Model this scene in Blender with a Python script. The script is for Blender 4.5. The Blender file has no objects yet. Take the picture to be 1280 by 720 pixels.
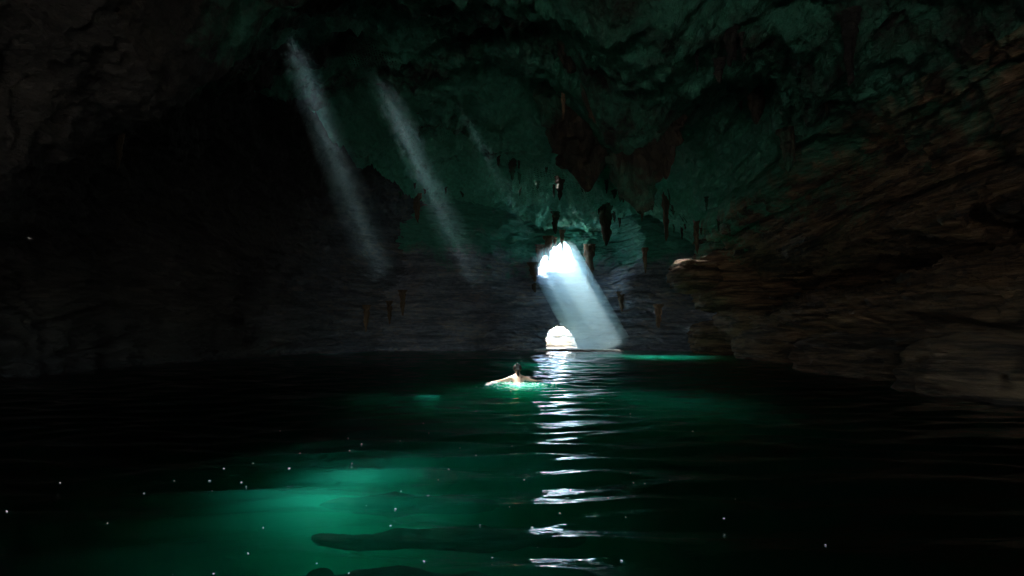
import bpy, bmesh, math, random
import numpy as np
from mathutils import Vector, Matrix

random.seed(7)
rng = np.random.RandomState(11)
SC = bpy.context.scene
COL = SC.collection
R = math.radians

# ------------------------------------------------------------------ camera maths
CAM = np.array([0.0, 0.0, 1.6])
F = 853.3
PITCH = R(3.62)
SUN = np.array([-0.387, 0.450, 0.804]); SUN = SUN / np.linalg.norm(SUN)   # towards the sun


def ray(u, v):
    x, y = (u - 640) / F, (360 - v) / F
    return np.array([x, math.cos(PITCH) - y * math.sin(PITCH), y * math.cos(PITCH) + math.sin(PITCH)])


def at(u, v, Y):
    r = ray(u, v)
    return CAM + r * (Y / r[1])


# ------------------------------------------------------------------ numpy noise
_perm = rng.permutation(256)
_perm = np.concatenate([_perm, _perm, _perm])
_g = rng.normal(size=(256, 3)); _g /= np.linalg.norm(_g, axis=1)[:, None]


def perlin(x, y, z):
    xi, yi, zi = np.floor(x).astype(int), np.floor(y).astype(int), np.floor(z).astype(int)
    xf, yf, zf = x - xi, y - yi, z - zi
    xi &= 255; yi &= 255; zi &= 255
    fade = lambda t: t * t * t * (t * (t * 6 - 15) + 10)
    u, v, w = fade(xf), fade(yf), fade(zf)
    out = 0
    for dx in (0, 1):
        for dy in (0, 1):
            for dz in (0, 1):
                h = _perm[_perm[_perm[xi + dx] + yi + dy] + zi + dz]
                g = _g[h]
                d = g[..., 0] * (xf - dx) + g[..., 1] * (yf - dy) + g[..., 2] * (zf - dz)
                wt = (u if dx else 1 - u) * (v if dy else 1 - v) * (w if dz else 1 - w)
                out = out + d * wt
    return out * 1.6


def fbm(p, s=1.0, o=4, st=(1, 1, 1), gain=0.5, off=0.0):
    a, tot = 1.0, 0
    x, y, z = p[..., 0] * s * st[0] + off, p[..., 1] * s * st[1] + off * 1.7, p[..., 2] * s * st[2] - off
    for i in range(o):
        tot = tot + a * perlin(x + 13.1 * i, y + 7.7 * i, z + 3.3 * i)
        x, y, z = x * 2.03, y * 2.03, z * 2.03
        a *= gain
    return tot


def ridged(p, s=1.0, o=4, st=(1, 1, 1), off=0.0):
    a, tot = 1.0, 0
    x, y, z = p[..., 0] * s * st[0] + off, p[..., 1] * s * st[1] + off * 1.7, p[..., 2] * s * st[2] - off
    for i in range(o):
        tot = tot + a * (1 - 2 * np.abs(perlin(x + 13.1 * i, y + 7.7 * i, z + 3.3 * i)))
        x, y, z = x * 2.03, y * 2.03, z * 2.03
        a *= 0.5
    return tot - 1.0


def sstep(a, b, x):
    t = np.clip((x - a) / (b - a), 0, 1)
    return t * t * (3 - 2 * t)


# ------------------------------------------------------------------ object helpers
def tag(o, label=None, cat=None, group=None, kind=None):
    if label: o['label'] = label
    if cat: o['category'] = cat
    if group: o['group'] = group
    if kind: o['kind'] = kind
    return o


def link(name, me, mat=None, parent=None):
    o = bpy.data.objects.new(name, me)
    COL.objects.link(o)
    if mat: me.materials.append(mat)
    if parent: o.parent = parent
    return o


def mesh_np(name, V, Fq, mat, smooth=True, parent=None):
    me = bpy.data.meshes.new(name)
    V = np.asarray(V, dtype=np.float32).reshape(-1, 3)
    Fq = np.asarray(Fq, dtype=np.int32)
    k = Fq.shape[1]
    me.vertices.add(len(V)); me.vertices.foreach_set('co', V.ravel())
    me.loops.add(Fq.size); me.loops.foreach_set('vertex_index', Fq.ravel())
    me.polygons.add(len(Fq))
    me.polygons.foreach_set('loop_start', np.arange(0, Fq.size, k, dtype=np.int32))
    me.polygons.foreach_set('loop_total', np.full(len(Fq), k, dtype=np.int32))
    me.update(calc_edges=True)
    me.validate()
    me.polygons.foreach_set('use_smooth', np.full(len(me.polygons), smooth))
    return link(name, me, mat, parent)


def grid_faces(nu, nv, wrap=False):
    i, j = np.meshgrid(np.arange(nu - 1), np.arange(nv if wrap else nv - 1), indexing='ij')
    j2 = (j + 1) % nv
    return np.stack([i * nv + j, (i + 1) * nv + j, (i + 1) * nv + j2, i * nv + j2], -1).reshape(-1, 4)


def grid_normals(P):
    du = np.gradient(P, axis=0); dv = np.gradient(P, axis=1)
    n = np.cross(du, dv)
    return n / (np.linalg.norm(n, axis=-1, keepdims=True) + 1e-9)


def pt_in_poly(x, z, poly):
    c = np.zeros(x.shape, bool)
    n = len(poly)
    for i in range(n):
        x1, z1 = poly[i]; x2, z2 = poly[(i + 1) % n]
        cond = ((z1 > z) != (z2 > z)) & (x < (x2 - x1) * (z - z1) / (z2 - z1 + 1e-12) + x1)
        c ^= cond
    return c


# ------------------------------------------------------------------ materials
def new_mat(name):
    m = bpy.data.materials.new(name); m.use_nodes = True
    nt = m.node_tree; nt.nodes.clear()
    out = nt.nodes.new('ShaderNodeOutputMaterial')
    return m, nt, out


def N(nt, t, **kw):
    n = nt.nodes.new(t)
    for k, v in kw.items():
        if k in n.inputs: n.inputs[k].default_value = v
        else: setattr(n, k, v)
    return n


def rock_material(name, cols, stretch=(1, 1, 1), bump=0.5, scale=1.0, green=None, rough=0.75, strata=0.0, spec=0.35, farcols=None, crack=0.3):
    """cols: 3 colours dark, mid, light;  green: green light bounced off the water, painted on through a noise mask"""
    m, nt, out = new_mat(name)
    L = nt.links.new
    geo = N(nt, 'ShaderNodeNewGeometry')
    mp = N(nt, 'ShaderNodeMapping'); mp.inputs['Scale'].default_value = stretch
    L(geo.outputs['Position'], mp.inputs['Vector'])
    n1 = N(nt, 'ShaderNodeTexNoise', Scale=0.55 * scale, Detail=9.0, Roughness=0.62)
    n2 = N(nt, 'ShaderNodeTexNoise', Scale=3.1 * scale, Detail=8.0, Roughness=0.68, Distortion=0.5)
    n3 = N(nt, 'ShaderNodeTexVoronoi', Scale=2.3 * scale)
    for n in (n1, n2, n3): L(mp.outputs[0], n.inputs['Vector'])
    cr = N(nt, 'ShaderNodeValToRGB')
    e = cr.color_ramp.elements
    e[0].position, e[1].position = 0.30, 0.72
    e[0].color, e[1].color = (*cols[0], 1), (*cols[2], 1)
    k = e.new(0.5); k.color = (*cols[1], 1)
    mx = N(nt, 'ShaderNodeMath', operation='MULTIPLY_ADD')
    L(n2.outputs['Fac'], mx.inputs[0]); mx.inputs[1].default_value = 0.55
    m2 = N(nt, 'ShaderNodeMath', operation='MULTIPLY'); m2.inputs[1].default_value = 0.45
    L(n1.outputs['Fac'], m2.inputs[0]); L(m2.outputs[0], mx.inputs[2])
    L(mx.outputs[0], cr.inputs['Fac'])
    colour = cr.outputs['Color']
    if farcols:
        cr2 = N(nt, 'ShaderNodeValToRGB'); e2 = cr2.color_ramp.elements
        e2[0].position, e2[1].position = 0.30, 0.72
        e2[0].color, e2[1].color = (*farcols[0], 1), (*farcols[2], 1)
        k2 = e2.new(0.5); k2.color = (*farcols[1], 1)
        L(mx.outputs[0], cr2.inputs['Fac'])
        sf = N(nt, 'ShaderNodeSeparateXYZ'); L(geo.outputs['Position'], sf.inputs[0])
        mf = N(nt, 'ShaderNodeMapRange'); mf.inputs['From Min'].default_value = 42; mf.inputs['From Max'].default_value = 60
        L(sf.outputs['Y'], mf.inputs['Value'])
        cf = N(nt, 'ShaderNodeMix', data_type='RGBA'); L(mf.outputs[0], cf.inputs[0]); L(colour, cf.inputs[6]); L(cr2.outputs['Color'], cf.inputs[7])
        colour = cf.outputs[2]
    if strata:
        mp2 = N(nt, 'ShaderNodeMapping'); mp2.inputs['Scale'].default_value = (0.14, 0.14, 1.7)
        L(geo.outputs['Position'], mp2.inputs['Vector'])
        ns = N(nt, 'ShaderNodeTexNoise', Scale=1.6, Detail=7.0, Roughness=0.7, Distortion=0.3)
        L(mp2.outputs[0], ns.inputs['Vector'])
        rs = N(nt, 'ShaderNodeValToRGB')
        rs.color_ramp.elements[0].position = 0.42; rs.color_ramp.elements[1].position = 0.56
        rs.color_ramp.elements[0].color = (1 - strata, 1 - strata, 1 - strata, 1)
        L(ns.outputs['Fac'], rs.inputs['Fac'])
        mm = N(nt, 'ShaderNodeMix', data_type='RGBA', blend_type='MULTIPLY'); mm.inputs[0].default_value = 1
        L(colour, mm.inputs[6]); L(rs.outputs['Color'], mm.inputs[7]); colour = mm.outputs[2]
    if green:
        ng = N(nt, 'ShaderNodeTexNoise', Scale=0.22, Detail=6.0, Roughness=0.7)
        L(geo.outputs['Position'], ng.inputs['Vector'])
        rg = N(nt, 'ShaderNodeValToRGB')
        rg.color_ramp.elements[0].position = green[1]; rg.color_ramp.elements[1].position = green[1] + 0.13
        if len(green) > 3:      # green light painted on the higher rock only
            sp = N(nt, 'ShaderNodeSeparateXYZ'); L(geo.outputs['Position'], sp.inputs[0])
            za = N(nt, 'ShaderNodeMath', operation='MULTIPLY_ADD'); za.inputs[1].default_value = 0.085; za.inputs[2].default_value = -0.085 * green[3]
            L(sp.outputs['Z'], za.inputs[0])
            zc_ = N(nt, 'ShaderNodeClamp'); zc_.inputs['Min'].default_value = -0.4; zc_.inputs['Max'].default_value = 0.16
            L(za.outputs[0], zc_.inputs[0])
            ad = N(nt, 'ShaderNodeMath', operation='ADD'); L(ng.outputs['Fac'], ad.inputs[0]); L(zc_.outputs[0], ad.inputs[1])
            L(ad.outputs[0], rg.inputs['Fac'])
        elif len(green) > 2:      # green light painted on the middle and far vault, near left left dark
            sp = N(nt, 'ShaderNodeSeparateXYZ'); L(geo.outputs['Position'], sp.inputs[0])
            ya = N(nt, 'ShaderNodeMath', operation='MULTIPLY_ADD'); ya.inputs[1].default_value = 0.0065; ya.inputs[2].default_value = -0.145
            L(sp.outputs['Y'], ya.inputs[0])
            xa = N(nt, 'ShaderNodeMath', operation='MULTIPLY_ADD'); xa.inputs[1].default_value = 0.005; xa.use_clamp = False
            L(sp.outputs['X'], xa.inputs[0]); L(ya.outputs[0], xa.inputs[2])
            xc = N(nt, 'ShaderNodeClamp'); xc.inputs['Min'].default_value = -0.3; xc.inputs['Max'].default_value = 0.10
            L(xa.outputs[0], xc.inputs[0])
            ad = N(nt, 'ShaderNodeMath', operation='ADD'); L(ng.outputs['Fac'], ad.inputs[0]); L(xc.outputs[0], ad.inputs[1])
            L(ad.outputs[0], rg.inputs['Fac'])
        else:
            L(ng.outputs['Fac'], rg.inputs['Fac'])
        gm = N(nt, 'ShaderNodeMix', data_type='RGBA')
        gc = N(nt, 'ShaderNodeMix', data_type='RGBA', blend_type='MULTIPLY'); gc.inputs[0].default_value = 0.8
        gc.inputs[6].default_value = (*green[0], 1)
        if len(green) > 2:      # green painted brighter towards the far end, where more light falls
            sy = N(nt, 'ShaderNodeSeparateXYZ'); L(geo.outputs['Position'], sy.inputs[0])
            my = N(nt, 'ShaderNodeMapRange'); my.inputs['From Min'].default_value = 26; my.inputs['From Max'].default_value = 52
            L(sy.outputs['Y'], my.inputs['Value'])
            cy = N(nt, 'ShaderNodeMix', data_type='RGBA'); cy.inputs[6].default_value = (*green[0], 1); cy.inputs[7].default_value = (*green[2], 1)
            L(my.outputs[0], cy.inputs[0]); L(cy.outputs[2], gc.inputs[6])
        sc2 = N(nt, 'ShaderNodeMath', operation='MULTIPLY'); sc2.inputs[1].default_value = 2.0
        L(n2.outputs['Fac'], sc2.inputs[0]); L(sc2.outputs[0], gc.inputs[7])
        L(rg.outputs['Color'], gm.inputs[0]); L(colour, gm.inputs[6]); L(gc.outputs[2], gm.inputs[7])
        colour = gm.outputs[2]
    bs = N(nt, 'ShaderNodeBsdfPrincipled', Roughness=rough)
    bs.inputs['Specular IOR Level'].default_value = spec
    L(colour, bs.inputs['Base Color'])
    hs = N(nt, 'ShaderNodeMath', operation='MULTIPLY_ADD'); hs.inputs[1].default_value = 0.35
    L(n3.outputs['Distance'], hs.inputs[0]); L(n2.outputs['Fac'], hs.inputs[2])
    nf = N(nt, 'ShaderNodeTexNoise', Scale=11.0 * scale, Detail=6.0, Roughness=0.7)
    L(mp.outputs[0], nf.inputs['Vector'])
    h2 = N(nt, 'ShaderNodeMath', operation='MULTIPLY_ADD'); h2.inputs[1].default_value = 0.3
    L(nf.outputs['Fac'], h2.inputs[0]); L(hs.outputs[0], h2.inputs[2])
    vc = N(nt, 'ShaderNodeTexVoronoi', Scale=0.9 * scale, feature='DISTANCE_TO_EDGE')
    wv = N(nt, 'ShaderNodeVectorMath', operation='MULTIPLY_ADD'); wv.inputs[1].default_value = (0.9, 0.9, 0.9)
    L(n2.outputs['Color'], wv.inputs[0]); L(mp.outputs[0], wv.inputs[2]); L(wv.outputs[0], vc.inputs['Vector'])
    ck = N(nt, 'ShaderNodeMapRange'); ck.inputs['From Max'].default_value = 0.07; ck.inputs['To Min'].default_value = -crack; ck.inputs['To Max'].default_value = 0.0
    L(vc.outputs['Distance'], ck.inputs['Value'])
    h3 = N(nt, 'ShaderNodeMath', operation='ADD'); L(h2.outputs[0], h3.inputs[0]); L(ck.outputs[0], h3.inputs[1])
    b = N(nt, 'ShaderNodeBump', Strength=bump, Distance=0.35)
    L(h3.outputs[0], b.inputs['Height']); L(b.outputs[0], bs.inputs['Normal'])
    L(bs.outputs[0], out.inputs['Surface'])
    return m


FARC = [(0.05, 0.065, 0.085), (0.20, 0.245, 0.31), (0.50, 0.42, 0.33)]  # lit tones that the dark left wall is painted towards at the far end
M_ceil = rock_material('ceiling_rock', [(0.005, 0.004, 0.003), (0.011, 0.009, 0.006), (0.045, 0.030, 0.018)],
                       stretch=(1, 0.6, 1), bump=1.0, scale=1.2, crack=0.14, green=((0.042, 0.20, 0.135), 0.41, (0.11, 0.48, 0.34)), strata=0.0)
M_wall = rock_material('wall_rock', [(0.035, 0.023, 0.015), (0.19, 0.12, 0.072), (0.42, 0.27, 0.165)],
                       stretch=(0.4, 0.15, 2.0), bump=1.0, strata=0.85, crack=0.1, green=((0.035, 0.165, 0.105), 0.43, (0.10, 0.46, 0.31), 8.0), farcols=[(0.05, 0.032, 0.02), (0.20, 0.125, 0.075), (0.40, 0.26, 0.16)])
M_shore = rock_material('shore_rock', [(0.05, 0.032, 0.02), (0.20, 0.125, 0.075), (0.40, 0.26, 0.16)],
                       stretch=(0.5, 0.25, 2.0), bump=1.0, strata=0.8, crack=0.12)
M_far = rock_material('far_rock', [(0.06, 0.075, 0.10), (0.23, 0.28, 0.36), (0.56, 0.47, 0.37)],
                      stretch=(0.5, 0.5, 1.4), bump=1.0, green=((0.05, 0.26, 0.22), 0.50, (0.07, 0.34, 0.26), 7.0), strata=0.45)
M_pale = rock_material('pale_rock', [(0.45, 0.38, 0.32), (0.66, 0.60, 0.54), (0.8, 0.76, 0.70)], bump=0.5,
                       stretch=(0.4, 0.4, 2.2), strata=0.7)
M_stal = rock_material('stalactite_rock', [(0.03, 0.02, 0.014), (0.11, 0.075, 0.045), (0.30, 0.21, 0.13)],
                       stretch=(1.5, 1.5, 0.3), bump=0.6, scale=1.6, rough=0.5)
M_curtain = rock_material('curtain_rock', [(0.010, 0.010, 0.008), (0.036, 0.030, 0.020), (0.11, 0.075, 0.045)],
                          stretch=(1.3, 1.3, 0.4), bump=1.0, green=((0.035, 0.17, 0.11), 0.47))  # green patches stand in for green light on the draperies
M_shade = rock_material('shade_painted_rock', [(0.006, 0.0055, 0.005), (0.02, 0.018, 0.016), (0.05, 0.042, 0.035)],
                       stretch=(0.5, 0.5, 1.4), bump=0.9, strata=0.45, farcols=FARC)  # painted dark to stand in for shade, mainly on the left wall
M_mask = rock_material('mask_sleeve_dark', [(0.004, 0.006, 0.004), (0.010, 0.020, 0.014), (0.02, 0.04, 0.03)], bump=0.5, spec=0.0)  # for the sleeves of the added light mask
M_sunk = rock_material('sunken_rock', [(0.006, 0.008, 0.006), (0.014, 0.018, 0.012), (0.03, 0.035, 0.025)], bump=0.4, spec=0.1)
M_bed = rock_material('bed_silt', [(0.03, 0.04, 0.03), (0.16, 0.17, 0.12), (0.34, 0.33, 0.24)], bump=0.3)
M_ground = rock_material('ground_rock', [(0.22, 0.19, 0.15), (0.38, 0.34, 0.27), (0.5, 0.46, 0.38)], bump=0.3)

# water surface + water body in one closed volume
def water_material():
    m, nt, out = new_mat('lake_water')
    L = nt.links.new
    fr = N(nt, 'ShaderNodeFresnel', IOR=1.33)
    tr = N(nt, 'ShaderNodeBsdfTransparent'); tr.inputs[0].default_value = (0.92, 0.97, 0.96, 1)
    gl = N(nt, 'ShaderNodeBsdfGlossy', Roughness=0.03); gl.inputs[0].default_value = (1, 1, 1, 1)
    mx = N(nt, 'ShaderNodeMixShader')
    geo = N(nt, 'ShaderNodeNewGeometry')
    mp = N(nt, 'ShaderNodeMapping'); mp.inputs['Scale'].default_value = (1.4, 3.2, 1)
    L(geo.outputs['Position'], mp.inputs['Vector'])
    n1 = N(nt, 'ShaderNodeTexNoise', Scale=2.2, Detail=3.0, Roughness=0.5)
    L(mp.outputs[0], n1.inputs['Vector'])
    b = N(nt, 'ShaderNodeBump', Strength=0.35, Distance=0.03)
    L(n1.outputs['Fac'], b.inputs['Height'])
    L(b.outputs[0], fr.inputs['Normal']); L(b.outputs[0], gl.inputs['Normal'])
    L(fr.outputs[0], mx.inputs[0]); L(tr.outputs[0], mx.inputs[1]); L(gl.outputs[0], mx.inputs[2])
    L(mx.outputs[0], out.inputs['Surface'])
    v = N(nt, 'ShaderNodeVolumePrincipled')
    v.inputs['Color'].default_value = (0.010, 0.19, 0.145, 1)
    v.inputs['Absorption Color'].default_value = (0.0, 0.35, 0.20, 1)
    v.inputs['Density'].default_value = WATER_D
    v.inputs['Anisotropy'].default_value = 0.0
    L(v.outputs[0], out.inputs['Volume'])
    return m


WATER_D = 1.6
M_water = water_material()


def volume_material(name, col, dens, aniso=0.2, fade=None):
    m, nt, out = new_mat(name)
    L = nt.links.new
    v = N(nt, 'ShaderNodeVolumePrincipled')
    v.inputs['Color'].default_value = (*col, 1)
    v.inputs['Density'].default_value = dens
    v.inputs['Anisotropy'].default_value = aniso
    if fade:      # mist thickest near the roof, thinning out lower down
        geo = N(nt, 'ShaderNodeNewGeometry'); sp = N(nt, 'ShaderNodeSeparateXYZ')
        L(geo.outputs['Position'], sp.inputs[0])
        mr = N(nt, 'ShaderNodeMapRange'); mr.interpolation_type = 'LINEAR'
        mr.inputs['From Min'].default_value, mr.inputs['From Max'].default_value = fade[0], fade[1]
        mr.inputs['To Max'].default_value = dens
        L(sp.outputs['Z'], mr.inputs['Value'])
        m2 = N(nt, 'ShaderNodeMapRange'); m2.interpolation_type = 'SMOOTHSTEP'
        m2.inputs['From Min'].default_value, m2.inputs['From Max'].default_value = fade[2], fade[3]
        m2.inputs['To Min'].default_value = 1; m2.inputs['To Max'].default_value = 0
        L(sp.outputs['Z'], m2.inputs['Value'])
        mm = N(nt, 'ShaderNodeMath', operation='MULTIPLY')
        L(mr.outputs[0], mm.inputs[0]); L(m2.outputs[0], mm.inputs[1])
        L(mm.outputs[0], v.inputs['Density'])
    L(v.outputs[0], out.inputs['Volume'])
    return m


# ------------------------------------------------------------------ roof shafts (cut openings, several added only for their light)
# (landing point on the water, radius of the opening)
def landing(u, v):
    r = ray(u, v); t = -CAM[2] / r[2]
    return CAM + r * t


def line_hits(u, v, z):           # point on ray at height z
    r = ray(u, v); t = (z - CAM[2]) / r[2]
    return CAM + r * t


# centre, radius, share of the sun that the added light mask lets through
SHAFTS = {
    'one': (line_hits(355, 26, 13.0), 0.36, 0.15),
    'two': (line_hits(467, 80, 13.2), 0.38, 0.75),
    'swim': (landing(646, 481) + SUN * 15.9, 0.80, 0.55),  # added opening, brightens the swimmer and the water round them
    'three': (line_hits(556, 100, 13.2), 0.22, 0.20),
    'far': (landing(815, 445.5) + SUN * 13.5, 2.8, 0.22),  # added opening, brightens the water along the far shore
    'mid': (landing(690, 456) + SUN * 15.0, 2.2, 0.07),  # added opening, faint light on the water beyond the swimmer
    'middle': (landing(690, 500) + SUN * 15.5, 4.2, 0.014),  # added opening, wide dim light on the middle of the lake
    'snout': (at(872, 345, 46.5) + SUN * 8.0, 1.1, 0.10),  # added opening, puts sun on the high rock snout
}
# sunlight that reaches the foreground water through the added light mask in the roof: (u, v, sx, sy, openness, tilt) on the water
GLOW = [(420, 600, 0.60, 0.85, 0.15, 0.5), (465, 594, 1.15, 1.4, 0.055, 0.35), (530, 575, 2.1, 2.6, 0.015, 0.1), (470, 690, 1.7, 1.1, 0.014, 0.0)]


def openness(P):
    """how much of the roof is open at each point (0..1)"""
    I = np.zeros(P.shape[:-1])
    for k, (c, r, a) in SHAFTS.items():
        d = P - c
        t = d @ SUN
        q = d - t[..., None] * SUN
        dist = np.linalg.norm(q, axis=-1)
        ang = np.arctan2(q[..., 1], q[..., 0])
        dist = dist / (r * (1 + 0.16 * np.sin(3 * ang + r * 9) + 0.10 * np.sin(5 * ang + 2 + r * 5)))
        g = a * np.exp(-1.3 * dist ** 2.4) * np.clip(1 + 1.3 * fbm(q, 1.6 / r, 3, off=r * 7), 0.15, 2.0)
        I = np.maximum(I, np.where((dist < 1.5) & (P[..., 2] > 4.5), g, 0))
    Lp = P - SUN * (P[..., 2:3] / SUN[2])          # where the sun through this spot lands
    G_ = np.zeros(P.shape[:-1])
    for u, v, sx, sy, a, tilt in GLOW:
        c = landing(u, v)
        dx, dy = Lp[..., 0] - c[0], Lp[..., 1] - c[1]
        dy = dy - tilt * dx
        G_ += a * np.exp(-(dx / sx) ** 2 - (dy / sy) ** 2)
    st = np.clip(0.9 + 1.9 * fbm(np.stack([Lp[..., 0], Lp[..., 1] - 0.35 * Lp[..., 0], 0 * Lp[..., 0]], -1), 1.1, 4, st=(0.4, 1.5, 1), off=4), 0.12, 2.0)
    ok = (P[..., 2] > 5.5) & (P[..., 1] < 17.6) & (P[..., 1] > 3)
    G_ = np.where(ok, G_ * st * (1 - sstep(14.6, 17.6, P[..., 1])) * np.where(P[..., 1] > 14, sstep(8.5, 9.5, P[..., 2]), 1), 0)
    G_[G_ < 0.002] = 0
    return np.clip(np.maximum(I, G_), 0, 0.9)


# ------------------------------------------------------------------ the cave shell
Y0, Y1 = -16.0, 59.5


def interp(y, pts):
    a = np.array(pts, float)
    return np.interp(y, a[:, 0], a[:, 1])


RIDGES = [
    # polyline of world points, sigma, amplitude (inwards)
    ([at(1075, 20, 18), at(1045, 110, 22), at(990, 215, 30), at(900, 285, 44)], 0.9, 1.1),
    ([at(800, -40, 17), at(835, 60, 22), at(850, 150, 28), at(850, 190, 32)], 1.5, 1.6),
    ([at(930, 10, 18), at(915, 90, 24)], 0.5, 0.5),
    ([at(0, 95, 16), at(170, 112, 17), at(300, 20, 18)], 1.2, 1.0),
    ([at(0, 190, 19), at(150, 180, 20), at(210, 120, 21)], 1.2, 1.2),
    ([at(150, 170, 22), at(330, 250, 36), at(500, 320, 50)], 0.5, 0.4),
]


def polydist(P, pts):
    best = np.full(P.shape[:-1], 1e9)
    for a, b in zip(pts[:-1], pts[1:]):
        ab = b - a; L2 = ab @ ab
        t = np.clip(((P - a) @ ab) / L2, 0, 1)
        d = np.linalg.norm(P - (a + t[..., None] * ab), axis=-1)
        best = np.minimum(best, d)
    return best


def build_shell():
    ns = 740
    y = np.concatenate([np.arange(Y0, 8.0, 0.16), np.arange(8.0, 16.6, 0.06), np.arange(16.6, Y1, 0.115), [Y1]])
    ny = len(y)
    s = np.linspace(0, 1, ns)
    Wr = interp(y, [(-16, 13.2), (10, 13.3), (28, 14.0), (44, 15.4), (50, 17.0), (56, 17.5), (63, 15.5)])
    Wl = interp(y, [(-16, 14.0), (10, 16.5), (30, 18.0), (42, 17.0), (50, 14.5), (56, 11.0), (59.5, 8.5)])
    H = interp(y, [(-16, 10.0), (10, 11.0), (20, 12.0), (25, 13.0), (32, 13.2), (42, 12.9), (50, 12.4), (60, 11.4)])
    # section: x as a share of the half width, z as a share of the height
    RS = np.array([(1.0, 0.0), (1.02, .12), (1.04, .225), (1.36, .29), (1.62, .37), (1.36, .415), (1.04, .45), (.96, .60), (.84, .74), (.68, .87), (.42, .965), (0.0, 1.0)])
    LS = np.array([(0.0, 1.0), (.35, .975), (.60, .90), (.80, .76), (.93, .58), (1.0, .40), (1.03, .26), (1.01, .12), (1.0, 0.0)])
    CS = np.concatenate([RS * [1, 1], LS[1:] * [-1, 1]])
    dl = np.concatenate([[0], np.cumsum(np.linalg.norm(np.diff(CS * [14.5, 12], axis=0), axis=1))]); dl /= dl[-1]
    P = np.zeros((ny, ns, 3))
    uw = 0.07
    ks = np.ones(9) / 9
    tt_ = np.linspace(0, 1, 900)
    cx_ = np.interp(tt_, dl, CS[:, 0]); cz_ = np.interp(tt_, dl, CS[:, 1])
    sm = lambda a: np.convolve(np.pad(a, 24, mode='edge'), np.hanning(49) / np.hanning(49).sum(), mode='valid')
    cx_, cz_ = sm(cx_), sm(cz_)
    for j, sv in enumerate(s):
        if sv < uw:
            t = 1 - sv / uw
            xx = Wr * cx_[0] + 0.3 * t; zz = -6 * t + H * cz_[0]
        elif sv > 1 - uw:
            t = (sv - 1 + uw) / uw
            xx = Wl * cx_[-1] - 0.3 * t; zz = -6 * t + H * cz_[-1]
        else:
            t = (sv - uw) / (1 - 2 * uw)
            a = np.interp(t, tt_, cx_); b = np.interp(t, tt_, cz_)
            xx = (Wr if a > 0 else Wl) * a
            zz = H * b
        P[:, j, 0] = xx; P[:, j, 1] = y; P[:, j, 2] = zz
    n = grid_normals(P)
    cen = np.zeros_like(P); cen[..., 1] = P[..., 1]; cen[..., 2] = 4
    flip = ((cen - P) * n).sum(-1) < 0
    n[flip] *= -1                                # inward normals
    Yg = P[..., 1]
    wallness = 1 - sstep(6.5, 10.5, P[..., 2])   # 1 on the walls, 0 on the ceiling
    wallness = np.maximum(wallness, sstep(0.55, 0.9, np.abs(n[..., 0])))
    D = np.zeros(P.shape[:-1])
    # broad shape
    rside = sstep(6, 11, P[..., 0])
    D += (1.1 - 0.75 * rside) * fbm(P, 0.085, 3, off=3.0)
    D += 0.5 * fbm(P, 0.16, 3, st=(1, 0.25, 1), off=33.0) * rside
    D += (1 - wallness) * ((0.75 - 0.35 * rside) * ridged(P, 0.14, 4, st=(1, 0.5, 1), off=5.0) + 0.36 * ridged(P, 0.5, 4, st=(1, 0.5, 1), off=9.0))
    # hollow under the right-hand slab and the slab's lip
    right = sstep(4, 9, P[..., 0]) * (1 - sstep(46, 54, Yg))
    hz = P[..., 2] + 0.35 * fbm(P, 0.12, 2, off=8.0) * 2
    # long bedding ledges on the right: sharp-lipped steps running the length of the wall
    zr = P[..., 2] + 0.35 * fbm(P, 0.10, 3, st=(1, 0.6, 1), off=8.0)
    for fr, am in ((0.62, 0.85), (1.45, 0.46), (3.3, 0.20)):
        ph = zr * fr + 0.16 * fbm(P, 0.30, 3, st=(1, 0.35, 1), off=fr + 50)
        f_ = ph - np.floor(ph)
        D += right * (1 - 0.5 * sstep(6.5, 8.5, P[..., 2])) * am * ((1 - f_) ** 0.5 - 0.5) * np.clip(0.8 + 1.0 * fbm(P, 0.22, 2, off=fr * 3), 0.1, 1.6)
        # the soft seam between two beds weathers into a deep groove that opens and closes along the wall
        D -= right * (1 - 0.9 * sstep(6.0, 7.6, P[..., 2])) * (0.55 / fr ** 0.7) * np.exp(-((f_ - 0.96) / (0.045 + 0.03 * fr)) ** 2) * np.clip(0.6 + 2.2 * fbm(P, 0.28, 3, st=(1, .6, 1), off=fr * 5), 0, 1.6)
    # left foreground lobe hanging low
    lob = np.exp(-(((P[..., 0] + 12.5) / 4.6) ** 2 + ((Yg - 17.5) / 3.6) ** 2)) * (P[..., 2] > 2)
    lobe_drop = 3.8 * lob + 2.6 * np.exp(-(((P[..., 0] - 4.4) / 2.6) ** 2 + ((Yg - 27.5) / 4.5) ** 2)) * (P[..., 2] > 4)
    # ridges
    for pts, sg, amp in RIDGES:
        d = polydist(P, pts)
        D += amp * np.exp(-(d / (sg * 1.6)) ** 2)
    # strata on the walls
    zc = P[..., 2] + 0.5 * fbm(P, 0.10, 3, off=1.0) + 0.012 * Yg; wallness = wallness * (1 - 0.8 * right)
    for fr, am in ((0.7, 0.75), (1.7, 0.40), (4.0, 0.15)):
        ph = zc * fr + 0.6 * fbm(P, 0.3, 3, st=(1, 1, 0.3), off=fr)
        f = ph - np.floor(ph)
        D += wallness * am * (1 - f) ** 0.6 * (0.6 + 0.8 * fbm(P, 0.35, 2, off=fr * 2))
        D -= wallness * 0.4 / fr ** .7 * np.exp(-((f - 0.95) / 0.07) ** 2) * np.clip(0.5 + 2 * fbm(P, 0.3, 3, off=fr * 6), 0, 1.5)
    D += 0.30 * fbm(P, 0.5, 4, st=(1, 0.6, 2.0), off=2.0) * (0.5 + 0.5 * wallness) * (1 - 0.55 * right)
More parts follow.
